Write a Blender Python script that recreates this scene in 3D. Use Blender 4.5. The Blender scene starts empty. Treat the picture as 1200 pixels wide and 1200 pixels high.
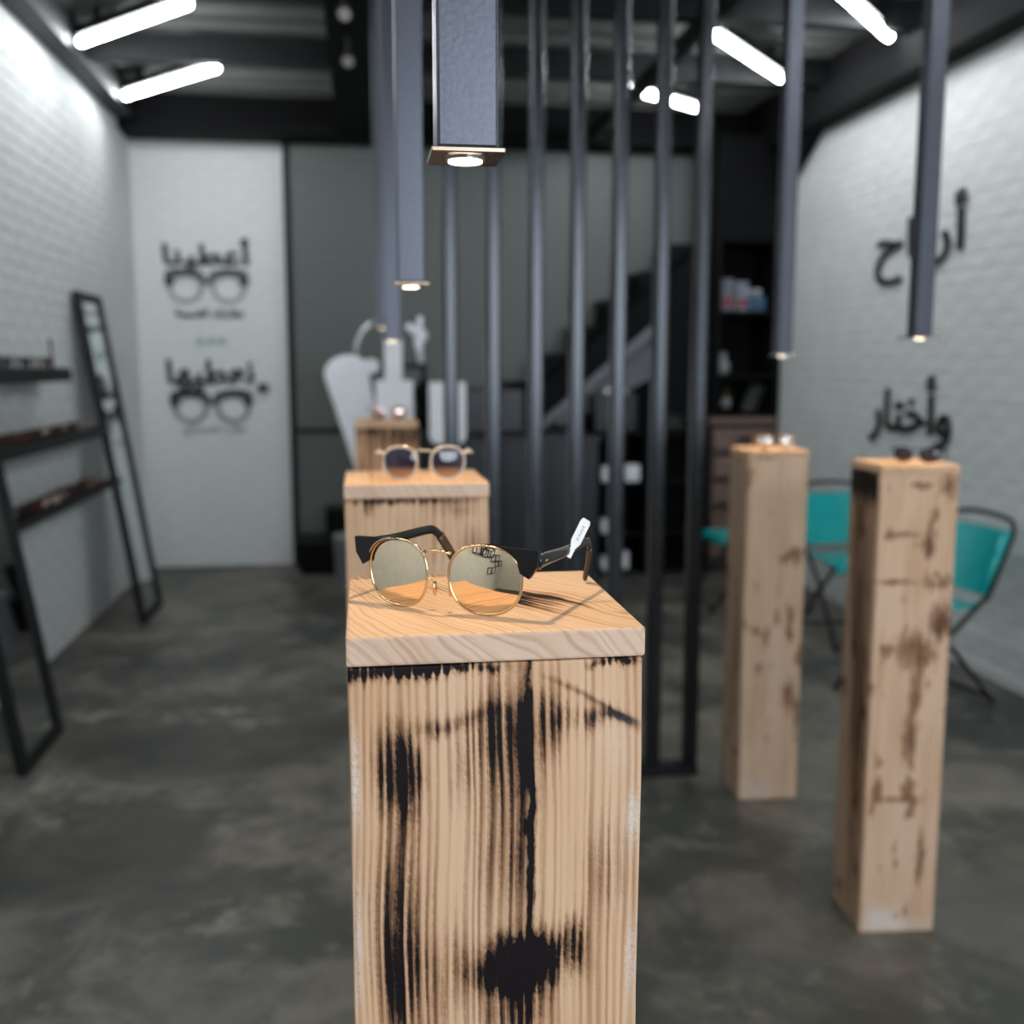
import bpy, bmesh, math, random
from mathutils import Vector, Matrix
S = bpy.context.scene
COL = S.collection
PI = math.pi
R = math.radians
rnd = random.Random(7)

# ------------------------------------------------------------------ camera
cam = bpy.data.cameras.new('camera'); camo = bpy.data.objects.new('camera', cam); COL.objects.link(camo)
cam.sensor_width = 36; cam.lens = 1220/1200*36
yaw, pitch = R(8.086), R(7.933)
fw = Vector((math.sin(yaw)*math.cos(pitch), math.cos(yaw)*math.cos(pitch), -math.sin(pitch)))
camo.location = (0, 0, 1.45); camo.rotation_euler = fw.to_track_quat('-Z', 'Y').to_euler()
cam.dof.use_dof = True; cam.dof.focus_distance = 0.765; cam.dof.aperture_fstop = 4.5
cam.clip_start = 0.02
S.camera = camo
# ------------------------------------------------------------------ world, lights, exposure
S.view_settings.view_transform = 'Standard'; S.view_settings.look = 'None'
S.view_settings.exposure = 0.0; S.view_settings.gamma = 1.0
S.cycles.max_bounces = 8
w = bpy.data.worlds.new('world'); S.world = w; w.use_nodes = True
w.node_tree.nodes['Background'].inputs[0].default_value = (0.72, 0.86, 1.0, 1)
w.node_tree.nodes['Background'].inputs[1].default_value = 0.45

def area(name, loc, rot, sx, sy, power, color):
    l = bpy.data.lights.new(name, 'AREA'); l.shape = 'RECTANGLE'; l.size = sx; l.size_y = sy
    l.energy = power; l.color = color
    o = bpy.data.objects.new(name, l); COL.objects.link(o); o.location = loc; o.rotation_euler = rot
    return o
# daylight entering through the shopfront behind the camera
area('shopfront_daylight', (1.55, -2.55, 1.95), (R(90), 0, 0), 2.6, 1.9, 145, (0.84, 0.92, 1.0))

# ------------------------------------------------------------------ mesh helpers
def link(name, me, mat, parent=None, kind=None):
    o = bpy.data.objects.new(name, me); COL.objects.link(o)
    if mat is not None and not me.materials: me.materials.append(mat)
    if parent is not None: o.parent = parent
    if kind: o['kind'] = kind
    return o
def obj(name, bm, mat, parent=None, kind=None, bevel=0, smooth=False, loc=None, rot=None):
    bmesh.ops.recalc_face_normals(bm, faces=bm.faces[:])
    me = bpy.data.meshes.new(name); bm.to_mesh(me); bm.free()
    if smooth:
        for p in me.polygons: p.use_smooth = True
    o = link(name, me, mat, parent, kind)
    if bevel:
        m = o.modifiers.new('bevel', 'BEVEL'); m.width = bevel; m.segments = 2; m.limit_method = 'ANGLE'
    if loc: o.location = loc
    if rot: o.rotation_euler = rot
    return o
def box(bm, x0, x1, y0, y1, z0, z1, M=None):
    vs = [bm.verts.new((x, y, z)) for x in (x0, x1) for y in (y0, y1) for z in (z0, z1)]
    if M is not None:
        for v in vs: v.co = M @ v.co
    for f in ((0,1,3,2),(4,6,7,5),(0,4,5,1),(2,3,7,6),(0,2,6,4),(1,5,7,3)): bm.faces.new([vs[i] for i in f])
def bx(*a, **k):
    bm = bmesh.new(); box(bm, *a, **k); return bm
def tube(bm, pts, r, n=8, closed=False, sx=1.0):
    """tube along pts; r radius or list; sx squashes one axis"""
    pts = [Vector(p) for p in pts]; N = len(pts); rings = []
    up = None
    for i, p in enumerate(pts):
        if closed: t = pts[(i+1) % N]-pts[i-1]
        else: t = pts[min(i+1, N-1)]-pts[max(i-1, 0)]
        t.normalize()
        if up is None:
            a = Vector((0, 0, 1)) if abs(t.z) < .9 else Vector((0, 1, 0))
            up = (a-t*a.dot(t)).normalized()
        else: up = (up-t*up.dot(t)).normalized()
        s = t.cross(up)
        rr = r[i] if isinstance(r, (list, tuple)) else r
        rings.append([bm.verts.new(p+up*math.cos(2*PI*k/n)*rr+s*math.sin(2*PI*k/n)*rr*sx) for k in range(n)])
    for i in range(N if closed else N-1):
        a, b = rings[i], rings[(i+1) % N]
        for k in range(n): bm.faces.new((a[k], a[(k+1) % n], b[(k+1) % n], b[k]))
    if not closed:
        bm.faces.new(rings[0][::-1]); bm.faces.new(rings[-1])
def cyl(bm, c, r, h, n=24, r2=None):
    tube(bm, [c, (c[0], c[1], c[2]+h)], [r, r if r2 is None else r2], n)
def prism(bm, pts, d0, d1, axis='y'):
    """outline pts (a,b) extruded along axis from d0 to d1"""
    def P(a, b, d): return (a, d, b) if axis == 'y' else ((d, a, b) if axis == 'x' else (a, b, d))
    A = [bm.verts.new(P(a, b, d0)) for a, b in pts]; B = [bm.verts.new(P(a, b, d1)) for a, b in pts]
    bm.faces.new(A); bm.faces.new(B[::-1]); n = len(pts)
    for i in range(n): bm.faces.new((A[i], B[i], B[(i+1) % n], A[(i+1) % n]))
def thing(name, label, cat, loc=(0,0,0), rz=0, group=None):
    o = bpy.data.objects.new(name, None); COL.objects.link(o)
    o.location = loc; o.rotation_euler = (0, 0, rz); o.empty_display_size = .1
    o['label'] = label; o['category'] = cat
    if group: o['group'] = group
    return o
def tag(o, label, cat, group=None, kind=None):
    o['label'] = label; o['category'] = cat
    if group: o['group'] = group
    if kind: o['kind'] = kind
    return o
def dup(root, loc, rz=None, label=None, group=None):
    r = root.copy(); COL.objects.link(r); r.location = loc
    if rz is not None: r.rotation_euler = (r.rotation_euler[0], r.rotation_euler[1], rz)
    if label: r['label'] = label
    if group: r['group'] = group
    for ch in list(root.children):
        c = ch.copy(); COL.objects.link(c); c.parent = r
        for g in list(ch.children):
            d = g.copy(); COL.objects.link(d); d.parent = c
    return r

# ------------------------------------------------------------------ node helpers
class E:
    def __init__(s, nt, v): s.nt = nt; s.v = v
    def _op(s, op, *o):
        n = s.nt.nodes.new('ShaderNodeMath'); n.operation = op
        for i, a in enumerate((s,)+o):
            v = a.v if isinstance(a, E) else a
            if isinstance(v, (int, float)): n.inputs[i].default_value = v
            else: s.nt.links.new(v, n.inputs[i])
        return E(s.nt, n.outputs[0])
    def __add__(s, o): return s._op('ADD', o)
    __radd__ = __add__
    def __sub__(s, o): return s._op('SUBTRACT', o)
    def __rsub__(s, o): return E(s.nt, o)._op('SUBTRACT', s)
    def __mul__(s, o): return s._op('MULTIPLY', o)
    __rmul__ = __mul__
    def __truediv__(s, o): return s._op('DIVIDE', o)
    def sin(s): return s._op('SINE')
    def exp(s): return s._op('EXPONENT')
    def max(s, o): return s._op('MAXIMUM', o)
    def min(s, o): return s._op('MINIMUM', o)
    def abs(s): return s._op('ABSOLUTE')
    def smooth(s, a, b):
        n = s.nt.nodes.new('ShaderNodeMapRange'); n.interpolation_type = 'SMOOTHSTEP'
        s.nt.links.new(s.v, n.inputs[0]); n.inputs[1].default_value = a; n.inputs[2].default_value = b
        return E(s.nt, n.outputs[0])
def vec(nt, x, y, z):
    n = nt.nodes.new('ShaderNodeCombineXYZ')
    for i, a in enumerate((x, y, z)):
        v = a.v if isinstance(a, E) else a
        if isinstance(v, (int, float)): n.inputs[i].default_value = v
        else: nt.links.new(v, n.inputs[i])
    return n.outputs[0]
def noise(nt, v, scale=1, detail=3, rough=.5, dist=0):
    n = nt.nodes.new('ShaderNodeTexNoise'); nt.links.new(v, n.inputs['Vector'])
    n.inputs['Scale'].default_value = scale; n.inputs['Detail'].default_value = detail
    n.inputs['Roughness'].default_value = rough; n.inputs['Distortion'].default_value = dist
    return E(nt, n.outputs['Fac'])
def mixc(nt, f, a, b):
    n = nt.nodes.new('ShaderNodeMix'); n.data_type = 'RGBA'
    fv = f.v if isinstance(f, E) else f
    if isinstance(fv, (int, float)): n.inputs[0].default_value = fv
    else: nt.links.new(fv, n.inputs[0])
    for i, c in ((6, a), (7, b)):
        if isinstance(c, tuple): n.inputs[i].default_value = (*c, 1)
        else: nt.links.new(c, n.inputs[i])
    return n.outputs[2]
def newmat(name):
    m = bpy.data.materials.new(name); m.use_nodes = True; nt = m.node_tree
    return m, nt, nt.nodes['Principled BSDF']
def bump(nt, b, h, strength, dist):
    n = nt.nodes.new('ShaderNodeBump'); n.inputs['Strength'].default_value = strength; n.inputs['Distance'].default_value = dist
    nt.links.new(h.v, n.inputs['Height']); nt.links.new(n.outputs[0], b.inputs['Normal'])
def sep(nt, kind='Object'):
    tc = nt.nodes.new('ShaderNodeTexCoord'); s = nt.nodes.new('ShaderNodeSeparateXYZ')
    nt.links.new(tc.outputs[kind], s.inputs[0])
    return [E(nt, s.outputs[i]) for i in range(3)], tc.outputs[kind]
def simple(name, col, rough=.5, metal=0, var=.12, scale=30, bmp=0, emis=None, estr=0, spec=.5, coat=0):
    m, nt, b = newmat(name)
    xyz, v = sep(nt)
    n = noise(nt, v, scale, 4, .6)
    c2 = tuple(min(1, c*(1+var)+.002*var) for c in col); c1 = tuple(c*(1-var) for c in col)
    nt.links.new(mixc(nt, n.smooth(.3, .7), c1, c2), b.inputs['Base Color'])
    b.inputs['Metallic'].default_value = metal
    nt.links.new((n*.16+(rough-.08)).v, b.inputs['Roughness'])
    b.inputs['Specular IOR Level'].default_value = spec; b.inputs['Coat Weight'].default_value = coat
    if bmp: bump(nt, b, n, .5, bmp)
    if emis: b.inputs['Emission Color'].default_value = (*emis, 1); b.inputs['Emission Strength'].default_value = estr
    return m

TAN = (0.58, 0.335, 0.185); PALE = (0.70, 0.465, 0.30); BROWN = (0.26, 0.125, 0.06); BURNT = (0.008, 0.0055, 0.0065)
def wood(name, u_axis, v_axis, blobs=(), period=.0058, warp=.010, seed=0., spots=0., tan=TAN, pale=PALE, base_lvl=.10, stripe=1.0, white=(), swirl=0., bscale=1.0, arcs=(), slant=0., rag=.012, dk=1.0, soft=1.0):
    m, nt, b = newmat(name)
    xyz, _ = sep(nt)
    def ax(a):
        if a == 'xy': return xyz[0]+xyz[1]
        return xyz['xyz'.index(a)]
    u, v = ax(u_axis), ax(v_axis)
    big = noise(nt, vec(nt, u*7, v*3.2, seed), 1, 2)
    uw = u+(big-.5)*warp*3.2+v*slant
    if swirl: uw = uw+(noise(nt, vec(nt, u*16, v*16, seed+3), 1, 2)-.5)*swirl
    # growth lines: a sine with locally varying spacing, plus a rib-to-rib strength
    ph = noise(nt, vec(nt, uw*38, v*1.2, seed+1), 1, 2)
    rib = noise(nt, vec(nt, uw*120, v*2.5, seed+4), 1, 2, .6)
    fine = noise(nt, vec(nt, uw*1300, v*30, seed+2), 1, 4, .75)
    scr = noise(nt, vec(nt, uw*420+v*160, v*260, seed+5), 1, 4, .75)
    S0 = ((uw*(2*PI/period)+ph*22+(scr-.5)*1.4).sin())*.5+.5
    S1 = S0*(rib.smooth(.25, .6)*.75+.25)
    S2 = S0*.50+rib.smooth(.3, .7)*.62
    low = noise(nt, vec(nt, uw*14, v*4, seed+9), 1, 3)
    r1 = noise(nt, vec(nt, uw*55, v*22, seed+11), 1, 4, .7)-.5
    r2 = noise(nt, vec(nt, uw*55, v*22, seed+31), 1, 4, .7)-.5
    bu = uw+r1*rag*1.2; bv = v+r2*rag*3.4+(rib-.5)*rag*2.2
    M = low*.12+base_lvl
    solid = None
    for (cu, cv, ru, rv, a) in blobs:
        du = (bu-cu)/(ru*1.3); dv = (bv-cv)/(rv*1.25) if rv > .008 else (v+r2*.010+(scr-.5)*.008+(rib-.5)*.012-cv)/(rv*1.2)
        g = ((du*du+dv*dv)*-1).exp()
        M = M+g*a
        if a > 1.2: solid = g*1.5 if solid is None else solid+g*1.5
    if spots:
        sp = noise(nt, vec(nt, u*17, v*9, seed+20), bscale, 2, .5)
        M = M+sp.smooth(.57, .72)*spots
    raw = M*(S2*.80*stripe+(.30+(1-stripe)*.4))+(fine-.5)*.55*M.min(1.)+(scr-.5)*.45*M.min(1.)
    for (cu, ru, c0, c1, c2, wd, amp) in arcs:       # thin curved growth lines
        q = u-cu
        dv = (v+r2*.004-(q*c1+q*q*c2+c0))/wd; dq = q/ru
        raw = raw+((dv*dv+dq*dq*dq*dq)*-1).exp()*amp*(scr*.9+.55)
    if solid is not None: raw = raw+solid*(scr*.7+.2)*.9
    brown = raw.smooth(.18, .56); dark = raw.smooth(.42, .42+.36*soft)*dk
    c = mixc(nt, (low*.9+S1*.18).smooth(.35, .75), pale, tan)
    c = mixc(nt, S1.smooth(.45, 1.)*.32*stripe, c, (0.46, 0.26, 0.14))
    c = mixc(nt, fine.smooth(.5, .75)*.30, c, (0.42, 0.25, 0.15))
    c = mixc(nt, scr.smooth(.55, .75)*.18, c, (0.80, 0.68, 0.54))
    c = mixc(nt, brown*.85, c, BROWN)
    c = mixc(nt, dark, c, BURNT)
    for (cu, cv, ru, rv, a) in white:
        du = (u-cu)/ru; dv = (v-cv)/rv
        g = ((du*du+dv*dv)*-1).exp()*a*scr.smooth(.3, .6)
        c = mixc(nt, g, c, (0.72, 0.70, 0.68))
    nt.links.new(c, b.inputs['Base Color'])
    nt.links.new((.66-dark*.10).v, b.inputs['Roughness'])
    b.inputs['Specular IOR Level'].default_value = .14
    bump(nt, b, S1*-.3+fine*.5+scr*.3-dark*.5, .5, .0007)
    return m

# ------------------------------------------------------------------ materials
m_white_brick = simple('white_painted_brick', (0.75, 0.77, 0.757), .62, 0, .05, 6, .0005)
m_mortar = simple('white_painted_mortar', (0.71, 0.735, 0.725), .7, 0, .06, 9)
m_grey_brick = simple('grey_green_painted_brick', (0.115, 0.13, 0.12), .5, 0, .08, 3, .0006)
m_grey_mortar = simple('grey_green_mortar', (0.10, 0.115, 0.107), .6, 0, .08, 5)
m_black_metal = simple('black_metal', (0.010, 0.011, 0.012), .5, .0, .2, 14, spec=.25)
m_black_matte = simple('black_matte', (0.004, 0.004, 0.0045), .8, 0, .2, 8, spec=.15)
m_desk = simple('black_gloss', (0.007, 0.008, 0.013), .34, 0, .2, 4)
m_steel = simple('dark_blued_steel', (0.075, 0.080, 0.098), .33, .8, .14, 260, .0002)
m_bar = simple('dark_steel_bar', (0.045, 0.048, 0.053), .24, .9, .12, 40)
m_plate = simple('polished_plate_wood_reflection', (0.30, 0.22, 0.17), .25, .9, .1, 60)  # brown is the mirrored pedestal wood put into the plate colour
m_glow = simple('lamp_warm_glow', (1, .9, .75), .4, 0, 0, 10, emis=(1.0, .80, .55), estr=9)
m_led = simple('led_tube_glow', (1, 1, 1), .4, 0, 0, 10, emis=(0.93, .97, 1.0), estr=44)
m_teal = simple('teal_painted_metal', (0.0, 0.36, 0.36), .32, 0, .08, 12, coat=.3)
m_white_plastic = simple('white_plastic', (0.87, 0.88, 0.92), .35, 0, .03, 8)
m_chrome = simple('brushed_steel', (0.6, 0.6, 0.6), .25, .9, .1, 40)
m_acetate = simple('black_acetate', (0.006, 0.005, 0.005), .22, 0, .1, 90, spec=.4)
m_tort = simple('dark_amber_acetate', (0.045, 0.026, 0.010), .2, 0, .4, 120)
m_gold = simple('gold_metal', (0.86, 0.60, 0.34), .16, 1, .05, 90)
m_letters = simple('black_letter', (0.014, 0.015, 0.016), .5, 0, .1, 20)
m_grey_dots = simple('grey_print', (0.27, 0.29, 0.285), .6, 0, .1, 60)
m_lightgrey_dots = simple('pale_grey_print', (0.36, 0.385, 0.37), .6, 0, .1, 60)
m_teal_print = simple('teal_print', (0.22, 0.40, 0.42), .6, 0, .1, 60)
m_grey_panel = simple('grey_painted_panel', (0.13, 0.135, 0.15), .5, 0, .08, 6)
m_carcass = simple('shaded_carcass_wood', (0.035, 0.024, 0.02), .6, 0, .3, 18)  # near-black puts the shade of the drawer gaps into the carcass colour
m_drawer = simple('brown_drawer_wood', (0.17, 0.105, 0.082), .55, 0, .3, 18)
m_paper = simple('white_paper_tag', (0.86, 0.86, 0.86), .6, 0, .03, 50)
m_tagprint = simple('tag_print', (0.25, 0.25, 0.27), .6, 0, .1, 50)

def mirror_mat(name, col, rough=.015):
    m, nt, b = newmat(name); xyz, v = sep(nt)
    n = noise(nt, v, 20, 2)
    nt.links.new(mixc(nt, n, tuple(c*.96 for c in col), col), b.inputs['Base Color'])
    b.inputs['Metallic'].default_value = 1; b.inputs['Roughness'].default_value = rough
    return m
m_lens_gold = mirror_mat('gold_mirror_lens', (1.0, 0.80, 0.57))
m_lens_rose = mirror_mat('rose_mirror_lens', (0.62, 0.45, 0.42), .05)
m_lens_white = mirror_mat('silver_mirror_lens', (0.85, 0.82, 0.8), .12)
m_lens_dark = simple('dark_tinted_lens', (0.012, 0.01, 0.02), .08, 0, .1, 20, coat=.6)
m_clear_frame = simple('champagne_frame', (0.62, 0.52, 0.42), .2, .2, .08, 60)
m_mirror = mirror_mat('mirror_glass', (0.72, 0.76, 0.76), .03)
# amber gradient lens: dark top, amber bottom (tint of the lens itself)
def gradient_lens(name, top, bot, z0, z1):
    m, nt, b = newmat(name); xyz, v = sep(nt)
    nt.links.new(mixc(nt, xyz[2].smooth(z0, z1), bot, top), b.inputs['Base Color'])
    b.inputs['Roughness'].default_value = .06; b.inputs['Coat Weight'].default_value = .5
    return m
m_lens_grad = gradient_lens('violet_to_amber_lens', (0.020, 0.014, 0.03), (0.30, 0.16, 0.08), .008, .022)
def glass_mat():
    m = bpy.data.materials.new('window_glass'); m.use_nodes = True; nt = m.node_tree
    for n in list(nt.nodes): nt.nodes.remove(n)
    o = nt.nodes.new('ShaderNodeOutputMaterial'); mx = nt.nodes.new('ShaderNodeMixShader')
    t = nt.nodes.new('ShaderNodeBsdfTransparent'); g = nt.nodes.new('ShaderNodeBsdfGlossy'); g.inputs['Roughness'].default_value = .02
    mx.inputs[0].default_value = .07
    nt.links.new(t.outputs[0], mx.inputs[1]); nt.links.new(g.outputs[0], mx.inputs[2]); nt.links.new(mx.outputs[0], o.inputs[0])
    return m
m_glass = glass_mat()
def floor_mat():
    m, nt, b = newmat('polished_stained_concrete'); xyz, v = sep(nt)
    x, y, _ = xyz
    a = noise(nt, v, .9, 5, .6, .4); c = noise(nt, v, 3.1, 6, .65, .8); d = noise(nt, v, 11, 5, .7, .3); e = noise(nt, v, 60, 3, .6)
    col = mixc(nt, (a*.55+c*.45).smooth(.42, .58), (0.050, 0.053, 0.045), (0.172, 0.154, 0.125))
    col = mixc(nt, (c*.45+d*.55).smooth(.50, .62)*.6, col, (0.25, 0.22, 0.185))
    col = mixc(nt, d.smooth(.52, .72)*.35, col, (0.105, 0.12, 0.115))
    wx = x+(c-.5)*.35+(d-.5)*.10; wy = y+(c-.5)*.5+(d-.5)*.12
    M = None
    for (cx, cy, rx, ry, s) in ((-.62, 4.15, .60, .48, .9), (-.92, 3.15, .50, .36, .85), (-.50, 2.85, .24, .2, .7), (-.9, 5.4, .5, .35, .4), (.9, 2.6, .5, .35, .4), (2.2, 2.4, .7, .6, .35), (1.6, 1.9, .35, .3, .4)):
        du = (wx-cx)/rx; dv = (wy-cy)/ry
        g = (1-(du*du+dv*dv).smooth(.75, 1.25))*s
        M = g if M is None else M.max(g)
    col = mixc(nt, M*.8, col, (0.026, 0.026, 0.021))
    L = None
    for (cx, cy, rx, ry) in ((-.62, 4.33, .30, .13), (-1.05, 4.45, .16, .05), (-1.07, 3.68, .14, .12), (-1.13, 3.35, .20, .10), (-.40, 2.70, .07, .06), (-.9, 4.72, .28, .05)):
        du = (wx-cx)/rx; dv = (wy-cy)/ry
        g = ((du*du+dv*dv)*-1).exp()
        L = g if L is None else L.max(g)
    col = mixc(nt, (L*d.smooth(.42, .62)).min(1.)*.75, col, (0.33, 0.31, 0.26))
    col = mixc(nt, e.smooth(.62, .8)*.15, col, (0.20, 0.19, 0.17))
    nt.links.new(col, b.inputs['Base Color'])
    nt.links.new((.30+c*.22+d*.1).v, b.inputs['Roughness'])
    bump(nt, b, d*.6+e*.2, .15, .002)
    return m
m_floor = floor_mat()
def deck_mat():
    m, nt, b = newmat('corrugated_ceiling_deck'); xyz, v = sep(nt)
    n = noise(nt, v, 4, 4)
    nt.links.new(mixc(nt, n, (0.115, 0.12, 0.115), (0.16, 0.165, 0.155)), b.inputs['Base Color'])
    b.inputs['Roughness'].default_value = .55
    return m
m_deck = deck_mat()

# ------------------------------------------------------------------ room shell
XL, XR, YB, YF, ZC = -1.57, 2.90, 7.77, -2.4, 3.24
obj('floor', bx(XL-.15, XR+.15, YF-.9, YB+.15, -.12, 0), m_floor, kind='structure')
# ceiling deck with ribs running across
bm = bmesh.new(); box(bm, XL-.15, XR+.15, YF-.15, YB+.15, ZC+.03, ZC+.15)
y = YF
while y < YB:
    prism(bm, [(y, ZC+.035), (y+.03, ZC), (y+.10, ZC), (y+.13, ZC+.035)], XL, XR, 'x'); y += .24
obj('ceiling', bm, m_deck, kind='structure')

def brick_wall(name, mats, a0, a1, z0, z1, place, near=None, limit=300, L=.235, H=.063, g=.008, proud=.007, as_parts=True):
    """place(a, z, d) -> world point; bricks stand proud by 'proud'; near = a value to rank bricks by"""
    mb, mm = mats
    wall = None
    bricks = []
    row = 0; z = z0
    while z < z1-.02:
        off = -(L+g)/2*(row % 2)
        a = a0+off
        while a < a1:
            s, e = max(a, a0), min(a+L, a1)
            if e-s > .03: bricks.append((s, e, z, min(z+H, z1)))
            a += L+.003
        z += H+g; row += 1
    return bricks
def build_bricks(wall, bricks, place, mat, key, limit=300):
    bricks = sorted(bricks, key=key)
    def brick_geo(bm, s, e, z, t, pr):
        ca, cz, ha, hz = (s+e)/2, (z+t)/2, (e-s)/2, (t-z)/2
        c = .0035; cx_ = .0012
        A = [bm.verts.new(place(ca+i*ha, cz+j*hz, -.001)) for i, j in ((-1,-1),(1,-1),(1,1),(-1,1))]
        B = [bm.verts.new(place(ca+i*(ha-cx_), cz+j*(hz-c), pr)) for i, j in ((-1,-1),(1,-1),(1,1),(-1,1))]
        bm.faces.new(B)
        for k in range(4): bm.faces.new((A[k], A[(k+1) % 4], B[(k+1) % 4], B[k]))
    parts, rest = bricks[:limit], bricks[limit:]
    cache = {}
    for (s, e, z, t) in parts:
        k = (round(e-s, 3), round(t-z, 3))
        if k not in cache:
            bm = bmesh.new()
            ha, hz, c, pr = (e-s)/2, (t-z)/2, .0035, .004
            o0 = Vector(place(0, 0, 0))
            def q(a, zz, d): return Vector(place(a, zz, d))-o0
            A = [bm.verts.new(q(i*ha, j*hz, -.001)) for i, j in ((-1,-1),(1,-1),(1,1),(-1,1))]
            B = [bm.verts.new(q(i*(ha-.0012), j*(hz-c), pr)) for i, j in ((-1,-1),(1,-1),(1,1),(-1,1))]
            bm.faces.new(B)
            for n_ in range(4): bm.faces.new((A[n_], A[(n_+1) % 4], B[(n_+1) % 4], B[n_]))
            bmesh.ops.recalc_face_normals(bm, faces=bm.faces[:])
            # make sure the face looks into the room
            nrm = q(0, 0, 1).normalized(); bm.faces.ensure_lookup_table(); bm.normal_update()
            if bm.faces[0].normal.dot(nrm) < 0: bmesh.ops.reverse_faces(bm, faces=bm.faces[:])
            me = bpy.data.meshes.new('brick'); bm.to_mesh(me); bm.free(); me.materials.append(mat); cache[k] = me
        o = bpy.data.objects.new('brick', cache[k]); COL.objects.link(o); o.parent = wall
        o.location = place((s+e)/2, (z+t)/2, rnd.uniform(-.001, .001))
    if rest:
        bm = bmesh.new()
        for (s, e, z, t) in rest: brick_geo(bm, s, e, z, t, .004+rnd.uniform(-.001, .001))
        nrm = (Vector(place(0, 0, 1))-Vector(place(0, 0, 0))).normalized(); bm.normal_update()
        for f in bm.faces:
            pass
        o = obj('brick_field', bm, mat, wall, kind='stuff')
# left wall
wl = obj('wall_left', bx(XL-.15, XL, YF-.15, YB+.15, 0, ZC+.03), m_mortar, kind='structure')
pl = lambda a, z, d: (XL+d, a, z)
build_bricks(wl, brick_wall('l', (0, 0), YF, YB, .0, ZC, pl), pl, m_white_brick, lambda b: abs(b[0]-5.0) if b[0] > 4.5 else 99+5-b[0])
wr = obj('wall_right', bx(XR, XR+.15, YF-.15, YB+.15, 0, ZC+.03), m_mortar, kind='structure')
pr_ = lambda a, z, d: (XR-d, a, z)
build_bricks(wr, brick_wall('r', (0, 0), YF, 7.0, .0, 2.92, pr_), pr_, m_white_brick, lambda b: abs(b[0]-4.3) if b[0] > 3.95 else 99+5-b[0])
# back wall: white brick bay on the left, grey-green bay on the right
wb = obj('wall_back', bx(XL-.15, XR+.15, YB, YB+.15, 0, ZC+.03), m_mortar, kind='structure')
pb = lambda a, z, d: (a, YB-d, z)
build_bricks(wb, brick_wall('b', (0, 0), XL, -.53, .0, 3.0, pb), pb, m_white_brick, lambda b: -b[2])
wg = obj('wall_back_bay', bx(-.49, XR, YB-.05, YB-.001, 0, 3.0), m_grey_mortar, kind='structure')
pg = lambda a, z, d: (a, YB-.05-d, z)
build_bricks(wg, brick_wall('g', (0, 0), -.48, 2.4, .0, 3.0, pg), pg, m_grey_brick, lambda b: -b[2])
o = obj('trim_1', bx(-.53, -.485, YB-.075, YB-.002, 0, 3.0), m_black_metal, kind='structure')
o = obj('trim_2', bx(-.484, .4, YB-.07, YB-.051, .975, 1.01), m_black_metal, kind='structure')
# rear wall behind the camera with the shopfront
wf = obj('wall_rear', bx(XL-.15, .22, YF-.15, YF, 0, ZC+.03), m_mortar, kind='structure')
pf = lambda a, z, d: (a, YF+d, z)
build_bricks(wf, brick_wall('f', (0, 0), XL, .22, .0, ZC, pf), pf, m_white_brick, lambda b: 0, limit=0)
obj('wall_rear_header', bx(.22, XR+.15, YF-.15, YF, 2.92, ZC+.03), m_black_matte, kind='structure')
wn = obj('window_1', bx(.22, 2.90, YF-.09, YF-.02, 0, .06), m_black_metal, kind='structure')
obj('window_frame', bx(.22, 2.90, YF-.09, YF-.02, 2.86, 2.92), m_black_metal, wn)
for i, xx in enumerate((.22, 1.08, 1.98, 2.84)): obj('mullion', bx(xx, xx+.055, YF-.09, YF-.02, .06, 2.86), m_black_metal, wn)
for x0, x1 in ((.275, 1.08), (1.135, 1.98), (2.035, 2.84)): obj('pane', bx(x0, x1, YF-.06, YF-.052, .06, 2.86), m_glass, wn)
# ceiling beams
bm = bmesh.new()
beam_no = [0]
def beam(x0, x1, y0, y1, z0, z1, mat=m_black_metal):
    obj('trim_%d' % (3+beam_no[0]), bx(x0, x1, y0, y1, z0, z1), mat, kind='structure'); beam_no[0] += 1
beam(XL, XR, 7.42, 7.72, 3.0, ZC, m_black_matte)
for yy in (6.13, 5.07, 4.0, 2.9, 1.8, .7, -.4, -1.5): beam(XL, XR, yy, yy+.10, 3.10, ZC)
beam(XL, XL+.13, YF, 7.42, 3.06, ZC)               # along the left wall
beam(XR-.16, XR, YF, 7.42, 2.92, ZC, m_black_matte)  # along the right wall
beam(-.14, .12, .2, 7.42, 3.02, ZC, m_black_matte)   # track over the front row
beam(1.60, 1.66, .2, 7.42, 3.02, 3.10)
obj('trim_20', (lambda bm: (prism(bm, [(7.0, 2.92), (6.45, 2.92), (6.95, 2.62), (7.0, 2.62)], XR-.10, XR-.008, 'x'), bm)[1])(bmesh.new()), m_black_matte, kind='structure')
obj('baseboard_right', bx(XR-.012, XR-.007, 3.0, 7.0, 0, .05), m_mortar, kind='structure')

# ------------------------------------------------------------------ LED battens
def batten(x0, y0, x1, y1, label, group='LED batten lights on the ceiling'):
    cx, cy = (x0+x1)/2, (y0+y1)/2; L = math.hypot(x1-x0, y1-y0); a = math.atan2(y1-y0, x1-x0)
    t = thing('ceiling_batten_light', label, 'light', (cx, cy, 3.10), a, group)
    obj('housing', bx(-L/2, L/2, -.03, .03, .028, .075), m_black_metal, t)
    bm = bmesh.new(); tube(bm, [(-L/2+.01, 0, .005), (L/2-.01, 0, .005)], .021, 12); obj('diffuser', bm, m_led, t, smooth=True)
    for s in (-1, 1):
        obj('bracket', bx(s*L*.32-.015, s*L*.32+.015, -.012, .012, .075, .14), m_black_metal, t)
batten(-1.41, 5.90, -.755, 5.216, 'white LED batten on the left ceiling, the nearer of two, cut by the frame top')
batten(-1.42, 6.98, -.77, 6.263, 'white LED batten on the left ceiling, the farther one next to the back beam')
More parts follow.
